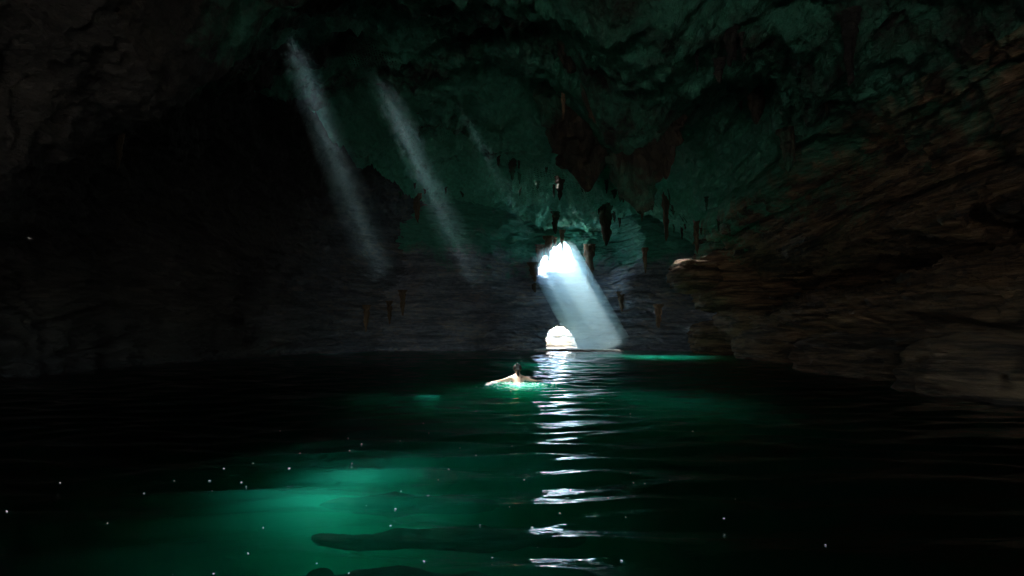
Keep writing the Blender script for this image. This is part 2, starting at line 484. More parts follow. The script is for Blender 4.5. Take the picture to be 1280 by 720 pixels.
    D += 0.10 * ridged(P, 1.9, 3, st=(1, 1, 2.0), off=6.0) + (1 - wallness) * (0.17 * ridged(P, 1.1, 4, st=(1.0, 0.5, 1), off=21.0) + 0.12 * fbm(P, 2.2, 3, off=31))
    # vertical clefts along the right shore
    Q = P + n * D[..., None]
    Q[..., 2] -= lobe_drop
    f = grid_faces(ny, ns)
    fc = Q.reshape(-1, 3)[f].mean(1)
    OP = openness(fc)
    qv = Q.reshape(-1, 3)[f]; fn = np.cross(qv[:, 2] - qv[:, 0], qv[:, 3] - qv[:, 1]); fn /= np.linalg.norm(fn, axis=1)[:, None] + 1e-9
    fn *= np.sign((fn * (fc - np.stack([0 * fc[:, 0], fc[:, 1], 0 * fc[:, 0] + 3], 1))).sum(1))[:, None]     # outward
    OP[(fn @ SUN) < 0.35] = 0
    keep = OP <= 0
    keep &= ~((fc[:, 0] > 17) & (fc[:, 1] > -3) & (fc[:, 1] < 11) & (fc[:, 2] > 2.6) & (fc[:, 2] < 5.6))     # unseen slot added for raking light on the ceiling
    keep &= ~((fc[:, 0] > 13) & (fc[:, 2] > 0.25) & (((fc[:, 1] - 54.6) / 2.9) ** 2 + ((fc[:, 2] - 1.7 + 0.3 * np.sin(fc[:, 1] * 2.2)) / 1.7) ** 2 < 1))  # hidden opening added to let sky light onto the far wall
    o_all = f[keep]
    # added light mask: each part-open cell frames a small gap that meters the sun
    cc = f[(OP > 0)]; kk = np.sqrt(OP[OP > 0])[:, None, None]
    Qf = Q.reshape(-1, 3)
    outer = Qf[cc]; ctr = outer.mean(1, keepdims=True)
    inner = ctr + (outer - ctr) * kk
    m_ = len(cc)
    MV = np.concatenate([outer.reshape(-1, 3), inner.reshape(-1, 3)])
    base = np.arange(m_)[:, None] * 4
    MF = np.concatenate([np.concatenate([base + q, base + (q + 1) % 4, base + (q + 1) % 4 + 4 * m_, base + q + 4 * m_], 1) for q in range(4)])
    # sleeve added round each gap along the sun line, blocks stray sky light
    nv_ = len(MV)
    MV = np.concatenate([MV, inner.reshape(-1, 3) + SUN * 0.9])
    SF = np.concatenate([np.concatenate([base + q + 4 * m_, base + (q + 1) % 4 + 4 * m_, base + (q + 1) % 4 + nv_, base + q + nv_], 1) for q in range(4)])
    ob = mesh_np('light_mask_sleeves', MV, SF, M_mask, smooth=False); ob['kind'] = 'structure'
    ob = mesh_np('roof_light_mask', MV[:nv_], MF, M_ceil, smooth=False); ob['kind'] = 'structure'
    # split: ceiling vs walls by column index
    jj = np.tile(np.arange(ns - 1), ny - 1)[keep]
    frac = jj / (ns - 1)
    fb = uw + dl[8] * (1 - 2 * uw)
    ceil = (frac > fb) & (frac < 0.72)
    for nm, msk, mat in (('cave_ceiling', ceil, M_ceil), ('cave_wall', (frac <= fb), M_wall), ('cave_wall', (frac >= 0.72), M_shade)):
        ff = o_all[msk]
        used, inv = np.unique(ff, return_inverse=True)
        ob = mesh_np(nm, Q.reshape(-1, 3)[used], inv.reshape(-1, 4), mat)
        ob['kind'] = 'structure'
    return Q


SHELL = build_shell()

# shafts' own sides
def build_shafts():
    """unseen sides added round each opening to block the sky, rising from the shell along the line of the sun"""
    a = np.array([1.0, 0, 0]); a -= (a @ SUN) * SUN; a /= np.linalg.norm(a)
    b = np.cross(SUN, a)
    Pc = SHELL.reshape(-1, 3); Pc = Pc[Pc[:, 2] > 4.5]
    for k, (c, r, a_) in SHAFTS.items():
        nt_, nl = 48, 26
        d = Pc - c; t = d @ SUN; q = d - t[:, None] * SUN
        near = np.linalg.norm(q, axis=1) < r * 2.2 + 0.5
        q = q[near]; t = t[near]
        V = np.zeros((nl, nt_, 3))
        for j in range(nt_):
            an = 2 * math.pi * j / nt_
            off = (a * math.cos(an) + b * math.sin(an)) * r * 1.62
            dd = ((q - off) ** 2).sum(1); cnd = dd < 0.0225
            t0 = t[cnd].max() if cnd.any() else t[np.argmin(dd)]
            for i in range(nl):
                V[i, j] = c + off + SUN * (t0 + i * 0.45)
        o = mesh_np('unseen_shaft', V.reshape(-1, 3), grid_faces(nl, nt_, wrap=True), M_shade)
        o['kind'] = 'structure'


build_shafts()


# ------------------------------------------------------------------ far wall with the two openings
FY = 59.0
def to_xz(px):
    return [(at(u, v, FY)[0], at(u, v, FY)[2]) for u, v in px]


HOLE = to_xz([(672, 345), (668, 336), (672, 329), (677, 326), (680, 319), (684, 322), (687, 312), (690, 316), (693, 307),
              (697, 309), (700, 304), (706, 303), (712, 308), (716, 316), (717, 332), (713, 338), (700, 341), (686, 340), (679, 346)])
LOW = to_xz([(682, 437), (682, 424), (684, 416), (689, 411), (696, 408), (704, 409), (711, 414), (716, 421), (719, 430), (719, 437)])


def build_far():
    nx, nz = 620, 300
    x = np.linspace(-22, 27, nx); z = np.linspace(-6, 12.6, nz)
    X, Z = np.meshgrid(x, z, indexing='ij')
    P = np.stack([X, np.full_like(X, FY), Z], -1)
    D = np.zeros_like(X)          # towards the camera
    r2 = ((X - 3.6) / 5.0) ** 2 + ((Z - 8.2) / 3.2) ** 2
    near_hole = np.exp(-(((X - 3.9) / 2.3) ** 2 + ((Z - 8.0) / 1.8) ** 2))
    near_low = np.exp(-(((X - 4.1) / 1.9) ** 2 + ((Z - 0.8) / 1.4) ** 2))
    calm = np.clip(1 - near_hole * 1.1 - near_low * 1.1, 0, 1)
    D += 0.9 * fbm(P, 0.12, 3, off=4) * calm
    al = ((X - 4.0 - 0.9 * fbm(P, 0.35, 4, off=44)) / 4.3) ** 2 + ((Z - 6.9 - 0.9 * fbm(P, 0.35, 4, off=40)) / 4.4) ** 2
    D += 4.0 * sstep(0.45, 2.6, al) * (0.4 + 0.6 * sstep(1.0, 5.5, Z + 0.4 * (X - 4)))                     # the alcove round the upper opening
    D += 1.4 * sstep(6, 14, np.abs(X - 4)) * calm
    D -= 0.9 * np.exp(-((Z - 3.2 - 0.02 * X) / 1.0) ** 2) * calm       # long hollow bed
    zc = Z + 0.4 * fbm(P, 0.12, 3, off=1) 
    for fr, am in ((0.75, 0.85), (1.8, 0.45), (4.1, 0.18)):
        ph = zc * fr + 0.6 * fbm(P, 0.25, 3, st=(1, 1, 0.3), off=fr + 4)
        f = ph - np.floor(ph)
        D += am * (1 - f) ** 0.6 * (0.6 + 0.8 * fbm(P, 0.3, 2, off=fr)) * (0.25 + 0.75 * calm)
        D -= 0.4 / fr ** .7 * np.exp(-((f - 0.95) / 0.07) ** 2) * np.clip(0.5 + 2 * fbm(P, 0.3, 3, off=fr * 6), 0, 1.5) * calm
    D += 0.25 * fbm(P, 0.45, 4, st=(1, 1, 2.4), off=7) * (0.3 + 0.7 * calm)
    D += 0.12 * ridged(P, 1.7, 3, off=2)
    D = np.maximum(D, 0.25 * calm)
    P[..., 1] -= D
    f = grid_faces(nx, nz)
    # openings are cut where the line of sight from the lake passes through them, in plan X/Z of the wall
    Pf = P.reshape(-1, 3)[f].mean(1)
    kx = Pf[:, 0] + 0.05 * fbm(Pf, 3.0, 2); kz = Pf[:, 2] + 0.05 * fbm(Pf, 3.0, 2, off=5)
    cut = pt_in_poly(kx, kz, HOLE) | pt_in_poly(kx, kz, LOW)
    f = f[~cut]
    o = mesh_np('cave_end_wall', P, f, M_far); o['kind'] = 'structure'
    # reveal: extrude the edges of the two openings outwards
    bm = bmesh.new(); bm.from_mesh(o.data)
    ed = [e for e in bm.edges if e.is_boundary and all(-5 < v.co.z < 12 and -1 < v.co.x < 9 for v in e.verts)]
    ret = bmesh.ops.extrude_edge_only(bm, edges=ed)
    for v in ret['geom']:
        if isinstance(v, bmesh.types.BMVert):
            v.co += Vector((-0.12, 0.35, 0.25)) if v.co.z > 4 else Vector((0, 0.7, 0))
    bm.to_mesh(o.data); bm.free()
    return P


FARW = build_far()

# ------------------------------------------------------------------ back wall behind the camera, its mouth added to light the cave
def build_back():
    nx, nz = 260, 150
    x = np.linspace(-20, 19.7, nx); z = np.linspace(-6, 15, nz)
    X, Z = np.meshgrid(x, z, indexing='ij')
    P = np.stack([X, np.full_like(X, -14.5), Z], -1)
    D = 1.2 * fbm(P, 0.15, 4) + 0.4 * fbm(P, 0.8, 3)
    P[..., 1] += D
    mouth = [(-13, 0.6), (-12.7, 4.0), (-10, 5.6), (-5, 6.4), (0, 5.6), (4, 4.2), (5.5, 2.6), (6, 0.6)]
    f = grid_faces(nx, nz)
    Pf = P.reshape(-1, 3)[f].mean(1)
    kx = Pf[:, 0] + 0.5 * fbm(Pf, 0.8, 3); kz = Pf[:, 2] + 0.5 * fbm(Pf, 0.8, 3, off=5)
    f = f[~pt_in_poly(kx, kz, mouth)]
    o = mesh_np('cave_back_wall', P, f, M_wall); o['kind'] = 'structure'


build_back()

# ------------------------------------------------------------------ lake bed, ground outside
def build_bed():
    nx, ny = 300, 500
    x = np.linspace(-24, 26, nx); y = np.linspace(-18, 66, ny)
    X, Y = np.meshgrid(x, y, indexing='ij')
    P = np.stack([X, Y, np.zeros_like(X)], -1)
    Z = -3.1 + 0.9 * fbm(P, 0.15, 4, off=2) + 0.35 * ridged(P, 0.5, 3, off=4) + 0.8 * sstep(9, 14, X)
    P[..., 2] = np.minimum(Z, -0.9)
    o = mesh_np('lake_bed', P, grid_faces(nx, ny), M_bed); o['kind'] = 'structure'


build_bed()


def build_ground():
    xs = np.concatenate([np.linspace(-600, -60, 18), np.linspace(-50, 50, 101), np.linspace(60, 600, 18)])
    ys = np.concatenate([np.linspace(-600, -70, 18), np.linspace(-60, 110, 171), np.linspace(120, 700, 18)])
    X, Y = np.meshgrid(xs, ys, indexing='ij')
    P = np.stack([X, Y, np.zeros_like(X)], -1)
    P[..., 2] = 0.15 + 0.25 * fbm(P, 0.12, 4, off=3)
    P[..., 2] -= 0.6 * sstep(61, 66, Y)
    f = grid_faces(len(xs), len(ys))
    c = P.reshape(-1, 3)[f].mean(1)
    inside = (c[:, 0] > -20.5) & (c[:, 0] < 25.5) & (c[:, 1] > -15) & (c[:, 1] < 60.2)
    o = mesh_np('ground', P, f[~inside], M_ground); o['kind'] = 'structure'


build_ground()


# ------------------------------------------------------------------ lake water
def wave_height(P):
    x, y = P[..., 0], P[..., 1]
    W = np.zeros(x.shape)
    Q = np.stack([x, y, np.zeros_like(x)], -1)
    wx = x + 0.6 * fbm(Q, 0.3, 2, off=11); wy = y + 0.5 * fbm(Q, 0.35, 2, off=17)
    W += 0.026 * np.sin(2 * math.pi * (wy + 0.12 * wx) / 1.05 + 1.5 * fbm(Q, 0.25, 2, off=1))
    W += 0.011 * np.sin(2 * math.pi * (wy - 0.22 * wx) / 0.62 + 2.0 * fbm(Q, 0.4, 2, off=5))
    W += 0.055 * fbm(Q, 0.55, 3, st=(0.45, 1.0, 1), off=9)
    W += 0.006 * fbm(Q, 2.4, 2, st=(0.5, 1.0, 1), off=3)
    return W


def build_water():
    ys = [-18.0]
    while ys[-1] < 1.5: ys.append(ys[-1] + 0.15)
    while ys[-1] < 61.0: ys.append(ys[-1] + max(0.02, ys[-1] * 0.0042))
    ys = np.array(ys); xs = np.concatenate([np.linspace(-21, -8, 110)[:-1], np.linspace(-8, 9, 330), np.linspace(9, 22, 110)[1:]])
    X, Y = np.meshgrid(xs, ys, indexing='ij')
    P = np.stack([X, Y, np.zeros_like(X)], -1)
    P[..., 2] = wave_height(P)
    edge = (X <= xs[0]) | (X >= xs[-1]) | (Y <= ys[0]) | (Y >= ys[-1])
    P[edge, 2] = 0
    nx, ny = len(xs), len(ys)
    f = grid_faces(nx, ny)[:, ::1]
    V = P.reshape(-1, 3)
    # closed box below
    ring = [i * ny for i in range(nx)] + [(nx - 1) * ny + j for j in range(1, ny)] + \
           [i * ny + ny - 1 for i in range(nx - 2, -1, -1)] + [j for j in range(ny - 2, 0, -1)]
    me = bpy.data.meshes.new('lake_water')
    low = V[ring].copy(); low[:, 2] = -7.5
    n0 = len(V)
    side = [(ring[k], n0 + k, n0 + (k + 1) % len(ring), ring[(k + 1) % len(ring)]) for k in range(len(ring))]
    Vall = np.concatenate([V, low])
    o = mesh_np('lake_water', Vall, np.concatenate([f, np.array(side)]), M_water)
    bm = bmesh.new(); bm.from_mesh(o.data); bm.verts.ensure_lookup_table()
    bm.faces.new([bm.verts[n0 + k] for k in range(len(ring))])
    bmesh.ops.recalc_face_normals(bm, faces=bm.faces)
    bm.to_mesh(o.data); bm.free()
    o['kind'] = 'structure'
    return o


build_water()

# ------------------------------------------------------------------ mist where the sun shafts cross the cave air
def mist(name, A, B, ra, rb, mat, label):
    """closed slanted prism round the shaft from A (top) to B (bottom)"""
    ax = (B - A) / np.linalg.norm(B - A)
    a = np.cross(ax, [0, 0, 1.0]); a /= np.linalg.norm(a); b = np.cross(ax, a)
    V = []
    n = 16
    for c, r in ((A, ra), (B, rb)):
        for j in range(n):
            an = 2 * math.pi * j / n
            V.append(c + r * (a * math.cos(an) + b * math.sin(an)))
    bm = bmesh.new(); vs = [bm.verts.new(v) for v in V]
    for j in range(n): bm.faces.new((vs[j], vs[(j + 1) % n], vs[n + (j + 1) % n], vs[n + j]))
    bm.faces.new(vs[:n]); bm.faces.new(vs[n:])
    bmesh.ops.recalc_face_normals(bm, faces=bm.faces)
    me = bpy.data.meshes.new(name); bm.to_mesh(me); bm.free()
    o = link(name, me, mat)
    tag(o, label, 'mist', kind='stuff')


def mist_for(k): return volume_material('mist_high', (0.50, 0.84, 0.95), {'one': 0.060, 'two': 0.015, 'three': 0.02}[k], 0.0, fade=(0.5, 9.5, 9.0, 13.0))
M_mistm = volume_material('mist_far', (0.66, 0.90, 1.0), 0.25, 0.3)
for k, lb in (('one', 'faint mist lit by the long left shaft of sunlight'), ('two', 'faint mist lit by the shaft of sunlight left of centre'),
              ('three', 'thin mist lit by the faintest shaft of sunlight')):
    c, r, _a = SHAFTS[k]
    mist('mist', c + SUN * 2.0, c - SUN * 12.3, r * 1.7, r * 1.7, mist_for(k), lb)
hc = np.array([sum(p[0] for p in HOLE) / len(HOLE), FY - 0.3, sum(p[1] for p in HOLE) / len(HOLE)])
mist('mist', hc + SUN * 0.2, hc - SUN * ((hc[2] - 0.12) / SUN[2]), 2.25, 2.25, M_mistm, 'bright mist in the broad shaft of sunlight below the upper opening')

# ------------------------------------------------------------------ rocks
def rock_mesh(name, c, size, mat, seed=0, strata=0.25, res=5, noise=0.35, squash=2.4):
    bm = bmesh.new(); bmesh.ops.create_icosphere(bm, subdivisions=res, radius=1.0)
    V = np.array([v.co[:] for v in bm.verts])
    sgn = np.sign(V) * np.abs(V) ** (2 / squash)
    P = sgn * np.array(size)
    n = V
    Wp = P + np.array(c)
    d = noise * fbm(Wp, 0.5 / max(0.3, min(size)), 4, off=seed) * min(size)
    ph = Wp[:, 2] * 2.4 + 0.7 * fbm(Wp, 0.5, 3, off=seed + 2)
    f = ph - np.floor(ph)
    d = d + strata * (1 - f) ** 0.6 * 0.5 * min(1.0, min(size)) * (1 - np.abs(n[:, 2]))
    d = d + 0.05 * ridged(Wp, 2.2, 3, off=seed) * min(1.5, max(size))
    P = P + n * d[:, None]
    for v, p in zip(bm.verts, P): v.co = p
    me = bpy.data.meshes.new(name); bm.to_mesh(me); bm.free()
    me.polygons.foreach_set('use_smooth', [True] * len(me.polygons))
    o = link(name, me, mat); o.location = c
    return o


def R_(name, u, v, Y, size, mat, label, cat='rock', seed=0, group=None, rot=0, **kw):
    p = at(u, v, Y)
    o = rock_mesh(name, p, size, mat, seed, **kw)
    o.rotation_euler.z = R(rot)
    tag(o, label, cat, group)
    return o


G = 'layered boulders along the right shore'
RK = dict(noise=0.28, squash=2.9, strata=1.0)
R_('shore_boulder', 1000, 436, 38, (2.4, 4.0, 1.2), M_shore, 'long layered brown boulder in the middle of the right shore', 'boulder', 3, G, rot=8, **RK)
R_('shore_boulder', 906, 424, 49, (2.0, 3.0, 1.3), M_shore, 'brown boulder at the far tip of the right shore', 'boulder', 5, G, **RK)
R_('shore_boulder', 1130, 452, 25, (2.3, 5.2, 1.15), M_wall, 'largest layered boulder on the right shore, with dark cleft at its left', 'boulder', 8, G, rot=5, **RK)
R_('shore_boulder', 1345, 486, 16, (2.4, 4.2, 1.2), M_wall, 'low dark boulder running out of the photo at the right edge', 'boulder', 12, G, **RK)
R_('shore_boulder', 955, 404, 46, (2.8, 3.2, 1.5), M_shore, 'brown boulder stacked behind the long one on the right shore', 'boulder', 14, G, **RK)
R_('rock_outcrop', 868, 345, 47, (1.25, 2.2, 1.15), M_shore, 'sunlit brown rock snout jutting out high above the far end of the shore', 'rock', 15, None, **RK)
R_('rock_outcrop', 912, 372, 48, (1.9, 2.5, 1.1), M_shore, 'brown rock ledge below the high rock snout', 'rock', 18, None, **RK)
R_('rock_outcrop', 935, 335, 49, (3.6, 3.2, 2.0), M_wall, 'dark rock mass behind the high rock snout', 'rock', 19, None, **RK)
sh = R_('rock_shelf', 722, 434, 55.2, (3.5, 2.3, 0.16), M_pale, 'pale flat rock shelf at the waterline where the broad shaft lands', 'rock', 21, None, squash=6, strata=0.0, noise=0.1)
sh.location.z = -0.03
R_('pale_rock_outside', 700, 424, 63.0, (2.0, 1.6, 1.0), M_pale, 'sunlit pale layered rock seen through the low opening', 'rock', 25)

# submerged rocks, just under the surface
G = 'dark rocks under the water in the foreground'
for u, v, s, dz, lb in ((400, 700, (0.75, 0.45, 0.14), -0.36, 'long dark sunken rock below the brightest green water'),
                        (515, 690, (1.0, 0.45, 0.12), -0.34, 'broad dark flat sunken rock near the bottom edge'),
                        (457, 668, (0.15, 0.12, 0.06), -0.33, 'small round dark sunken rock right of the bright green water'),
                        (401, 668, (0.11, 0.12, 0.06), -0.33, 'smallest dark sunken rock, left of the small round one'),
                        (560, 635, (1.2, 0.20, 0.09), -0.28, 'long thin dark sunken rock below the swimmer'),
                        (510, 600, (1.0, 0.16, 0.08), -0.26, 'narrow dark sunken rock beyond the other sunken ones')):
    p = landing(u, v); p[2] = dz; dd = p - CAM
    o = rock_mesh('sunken_rock', p, s, M_sunk, seed=u, strata=0.03, res=4, noise=0.55)
    tag(o, lb, 'rock', G)


# ------------------------------------------------------------------ stalactites
def stal_mesh(length, w, seed, lobes=3, tipw=0.12, bend=0.0, flat=1.0):
    nt_, nl = 28, 46
    rs = np.random.RandomState(seed)
    ph = rs.uniform(0, 6.28, 6)
    t = np.linspace(0, 1, nl); a = np.linspace(0, 2 * math.pi, nt_, endpoint=False)
    T, A = np.meshgrid(t, a, indexing='ij')
    prof = (1 - T) ** 0.55 * (1 - tipw) + tipw * (1 - T ** 8)
    prof *= 1 + 0.45 * np.exp(-T * 7)
    prof *= 1 + 0.10 * np.sin(T * 21 + ph[0]) + 0.07 * np.sin(T * 41 + ph[1])
    rad = w / 2 * prof * (1 + 0.20 * np.sin(lobes * A + ph[2] + 1.5 * T) + 0.09 * np.sin((2 * lobes + 1) * A + ph[3]))
    X = rad * np.cos(A) + bend * T ** 2 + 0.04 * w * np.sin(T * 9 + ph[4])
    Y = rad * np.sin(A) * flat
    Z = -length * T
    P = np.stack([X, Y, Z], -1)
    P[..., 0] += 0.12 * w * fbm(P * np.array([1, 1, 0.4]), 2.0 / w, 3, off=seed)
    P[..., 1] += 0.12 * w * fbm(P * np.array([1, 1, 0.4]), 2.0 / w, 3, off=seed + 9)
    V = np.concatenate([P.reshape(-1, 3), [[P[-1, :, 0].mean(), P[-1, :, 1].mean(), -length * 1.01]]])
    f = grid_faces(nl, nt_, wrap=True)
    return V, f


from mathutils.bvhtree import BVHTree
def _bvh(P):
    Ps = P[::2, ::2]
    return BVHTree.FromPolygons([tuple(v) for v in Ps.reshape(-1, 3)], [tuple(q) for q in grid_faces(Ps.shape[0], Ps.shape[1]).tolist()])
BV = [_bvh(SHELL), _bvh(FARW)]


def rock_depth(u, v, default):
    r = ray(u, v); r = r / np.linalg.norm(r); best = None
    for b in BV:
        h = b.ray_cast(Vector(CAM), Vector(r))
        if h[0] is not None and (best is None or h[3] < best[1]): best = (h[0].y, h[3])
    return best[0] if best else default


def stalactite(name, u, vt, vb, wpx, Y, label, mat=None, over=0.35, snap=True, **kw):
    if snap: Y = rock_depth(u, vt, Y + 0.3) - 0.3 - 0.4 * wpx / F * Y
    a, b = at(u, vt, Y), at(u, vb, Y)
    L_ = (a[2] - b[2]); w = wpx / F * Y
    top = a + np.array([0, 0, L_ * over])
    V, f = stal_mesh(L_ * (1 + over), w, int(u * 7 + vt), **kw)
    o = mesh_np(name, V, f, mat or M_stal)
    o.location = top
    if Y < 20: o.data.materials[0] = M_shade  # near ones painted darker to stand in for the shade there
    tag(o, label, 'stalactite')
    return o


ST = [
    (700, 228, 251, 11, 49, 'short dark stalactite on the green ceiling straight above the bright opening'),
    (694, 272, 293, 8, 53, 'thin dark stalactite just above the bright upper opening'),
    (757, 262, 308, 15, 51, 'stout dark stalactite up and right of the bright opening'),
    (737, 320, 362, 11, 56.5, 'brown stalactite beside the right edge of the broad light shaft'),
    (668, 338, 366, 11, 57, 'grey stalactite at the lower left lip of the bright opening'),
    (776, 371, 390, 7, 56, 'small pale stalactite on the teal far wall, left of another'),
    (823, 388, 410, 9, 56, 'small pale stalactite on the teal far wall near the brown shore'),
    (832, 252, 302, 9, 33, 'long slim brown stalactite right of the dark hanging curtain'),
    (870, 276, 318, 8, 35, 'dim slim stalactite above the high rock snout'),
    (803, 240, 277, 9, 30, 'thin stalactite at the foot of the dark hanging curtain'),
    (704, 118, 151, 6, 25, 'thin pale edged stalactite left of the dark hanging curtain'),
    (806, 318, 342, 6, 52, 'tiny stalactite on the green rock left of the high snout'),
    (914, 48, 84, 15, 21, 'knobbly stalactite high on the green ceiling right of the curtain'),
    (899, 82, 106, 13, 22, 'small brown knobbly stalactite below a larger one on the green ceiling'),
    (943, 122, 156, 16, 24, 'blunt dim stalactite lower on the dark green ceiling'),
    (1062, 40, 108, 20, 19, 'blunt stalactite hanging from the dark rib at upper right'),
    (985, 175, 215, 18, 28, 'lumpy stalactite lower down the dark rib at right'),
    (521, 248, 279, 9, 42, 'dim brown stalactite between the two left light shafts'),
    (458, 390, 416, 7, 50, 'leftmost of three dim stalactites low on the dark left wall'),
    (487, 384, 406, 6, 51, 'middle of three dim stalactites low on the dark left wall'),
    (503, 371, 395, 7, 52, 'rightmost of three dim stalactites low on the dark left wall'),
    (150, 178, 214, 9, 17, 'dim stalactite under the dark lobe at upper left'),
    (640, 205, 226, 9, 40, 'tiny dark stalactite on the green ceiling left of centre'),
]
for k, (u, vt, vb, w, Y, lb) in enumerate(ST):
    stalactite('stalactite', u, vt, vb, w, Y, lb, mat=M_curtain if k in (0, 1, 2, 12, 13, 14, 15, 16, 22) else None, lobes=2 + k % 3, tipw=0.10 + 0.05 * (k % 3), bend=0.05 * ((k % 3) - 1))
# clusters of small stalactites round the larger ones
CL = [(700, 232, 30, 12), (760, 268, 26, 9), (840, 250, 30, 10), (800, 240, 22, 14), (905, 60, 26, 16), (870, 285, 20, 8), (540, 235, 50, 9), (960, 130, 30, 14), (640, 190, 50, 9)]
for (u0, v0, sp_, ln) in CL:
    for k in range(5):
        u, v = u0 + random.gauss(0, sp_), v0 + random.gauss(0, sp_ * 0.25)
        Yd = rock_depth(u, v, 45)
        o = stalactite('stalactite', u, v, v + ln * random.uniform(0.5, 1.3), ln * random.uniform(0.3, 0.5), Yd - 0.3, 'small stalactite in a scattered cluster on the green cave ceiling',
                       mat=M_curtain, lobes=2 + k % 3, over=0.6)
        o['group'] = 'small clustered stalactites on the ceiling'
# teeth in the mouth of the bright opening
TE = [(674, 316, 336, 8), (680, 312, 322, 4), (686, 306, 328, 9), (694, 302, 313, 4), (703, 297, 317, 5)]
words = ['leftmost', 'second from left', 'middle', 'second from right', 'rightmost']
for k, (u, vt, vb, w) in enumerate(TE):
    o = stalactite('stalactite', u, vt, vb, w, 58.4, f'{words[k]} of the five small dark stalactites fringing the bright opening', over=0.5, snap=False, lobes=3)
    o['group'] = 'stalactites fringing the bright opening'

# the dark hanging curtain: several merged draperies, each a thing
def drapery_mesh(length, w, seed, flat):
    nt_, nl = 96, 130
    rs = np.random.RandomState(seed); ph = rs.uniform(0, 6.28, 8)
    t = np.linspace(0, 1, nl); a = np.linspace(0, 2 * math.pi, nt_, endpoint=False)
    T, A = np.meshgrid(t, a, indexing='ij')
    prof = np.interp(T, [0, .25, .55, .8, .93, 1], [1.35, 1.05, .8, .55, .33, .05])
    P0 = np.stack([w / 2 * prof * np.cos(A), w / 2 * prof * np.sin(A) * flat, -length * T], -1)
    n = np.stack([np.cos(A), np.sin(A), 0 * A], -1)
    S = P0 + np.array([seed * 1.7, seed * 0.3, 0])
    d = 0.30 * w * fbm(S, 0.9 / w, 3, st=(1, 1, 0.5), off=seed)          # big lumps
    d += 0.13 * w * ridged(S, 2.6 / w, 4, st=(1, 1, 0.25), off=seed + 3)  # vertical flutes
    ph_ = S[..., 2] * 0.9 + 1.2 * fbm(S, 0.5, 3, off=seed + 5)            # shelves where the drapery overhangs itself
    f = ph_ - np.floor(ph_)
    d += 0.16 * w * (1 - f) ** 0.7
    d += 0.05 * ridged(S, 3.0, 3, st=(1, 1, .4), off=seed)
    P = P0 + n * (d * np.clip(prof * 1.6, 0, 1))[..., None]
    P[..., 2] += 0.35 * w * fbm(S * np.array([1, 1, 0.0]), 1.6 / w, 3, off=seed) * T
    return P.reshape(-1, 3), grid_faces(nl, nt_, wrap=True)


CU = [
    (795, -60, 270, 78, 27.0, 'longest dark rock drapery of the hanging curtain, reaching lowest'),
    (828, -60, 222, 60, 26.0, 'dark right hand drapery of the hanging curtain beside the green belly'),
    (757, -60, 178, 80, 25.6, 'broad green tinted drapery in the middle of the hanging curtain'),
    (716, -60, 92, 62, 24.5, 'short drapery at the left edge of the hanging curtain'),
    (772, 30, 242, 66, 30.0, 'green lit lower left drapery behind the longest one'),
    (735, 60, 232, 84, 32.5, 'green lit drapery farthest back on the left of the curtain'),
    (852, -40, 150, 60, 28.5, 'stubby green drapery behind the right end of the curtain'),
    (786, -60, 96, 60, 23.2, 'short thick drapery at the top of the frame in front of the long one'),
]
for k, (u, vt, vb, w, Y, lb) in enumerate(CU):
    a, b = at(u, vt, Y), at(u, vb, Y)
    V, f = drapery_mesh(a[2] - b[2], w / F * Y, k + 2, 0.75)
    o = mesh_np('rock_drapery', V, f, M_curtain); o.location = a
    tag(o, lb, 'rock drapery', 'draperies of the dark hanging curtain')


# ------------------------------------------------------------------ swimmer
def skin_obj(name, verts, edges, radii, mat, parent=None, sub=2, root=0):
    me = bpy.data.meshes.new(name); me.from_pydata(verts, edges, []); me.update()
    o = link(name, me, mat, parent)
    md = o.modifiers.new('skin', 'SKIN'); md.use_smooth_shade = True
    for i, sv in enumerate(me.skin_vertices[0].data):
        r = radii[i]; sv.radius = (r, r) if not isinstance(r, tuple) else r
        sv.use_root = (i == root)
    s = o.modifiers.new('sub', 'SUBSURF'); s.levels = sub; s.render_levels = sub
    return o


def simple_mat(name, col, rough=0.5, spec=0.5, sss=0.0, bump=0.0, bscale=30):
    m, nt, out = new_mat(name)
    bs = N(nt, 'ShaderNodeBsdfPrincipled', Roughness=rough)
    nz = N(nt, 'ShaderNodeTexNoise', Scale=bscale, Detail=4.0)
    geo = N(nt, 'ShaderNodeNewGeometry'); nt.links.new(geo.outputs['Position'], nz.inputs['Vector'])
    cr = N(nt, 'ShaderNodeValToRGB')
    cr.color_ramp.elements[0].position = .3; cr.color_ramp.elements[1].position = .7
    cr.color_ramp.elements[0].color = (*[c * 0.8 for c in col], 1); cr.color_ramp.elements[1].color = (*col, 1)
    nt.links.new(nz.outputs['Fac'], cr.inputs['Fac']); nt.links.new(cr.outputs['Color'], bs.inputs['Base Color'])
    bs.inputs['Specular IOR Level'].default_value = spec
    if bump:
        b = N(nt, 'ShaderNodeBump', Strength=bump, Distance=0.02)
        nt.links.new(nz.outputs['Fac'], b.inputs['Height']); nt.links.new(b.outputs[0], bs.inputs['Normal'])
    nt.links.new(bs.outputs[0], out.inputs['Surface'])
    return m


M_skin = simple_mat('skin', (0.62, 0.40, 0.30), 0.45, 0.5)
M_hair = simple_mat('hair', (0.018, 0.014, 0.012), 0.3, 0.5, bump=0.5, bscale=60)
M_suit = simple_mat('swimwear', (0.02, 0.02, 0.03), 0.6)
M_bub = simple_mat('wet_bubble', (0.95, 0.97, 0.97), 0.12)
M_bub.node_tree.nodes['Principled BSDF'].inputs['Metallic'].default_value = 0.35
M_foam = simple_mat('foam', (0.85, 0.88, 0.88), 0.5, bump=0.4)

SW = landing(647, 478)


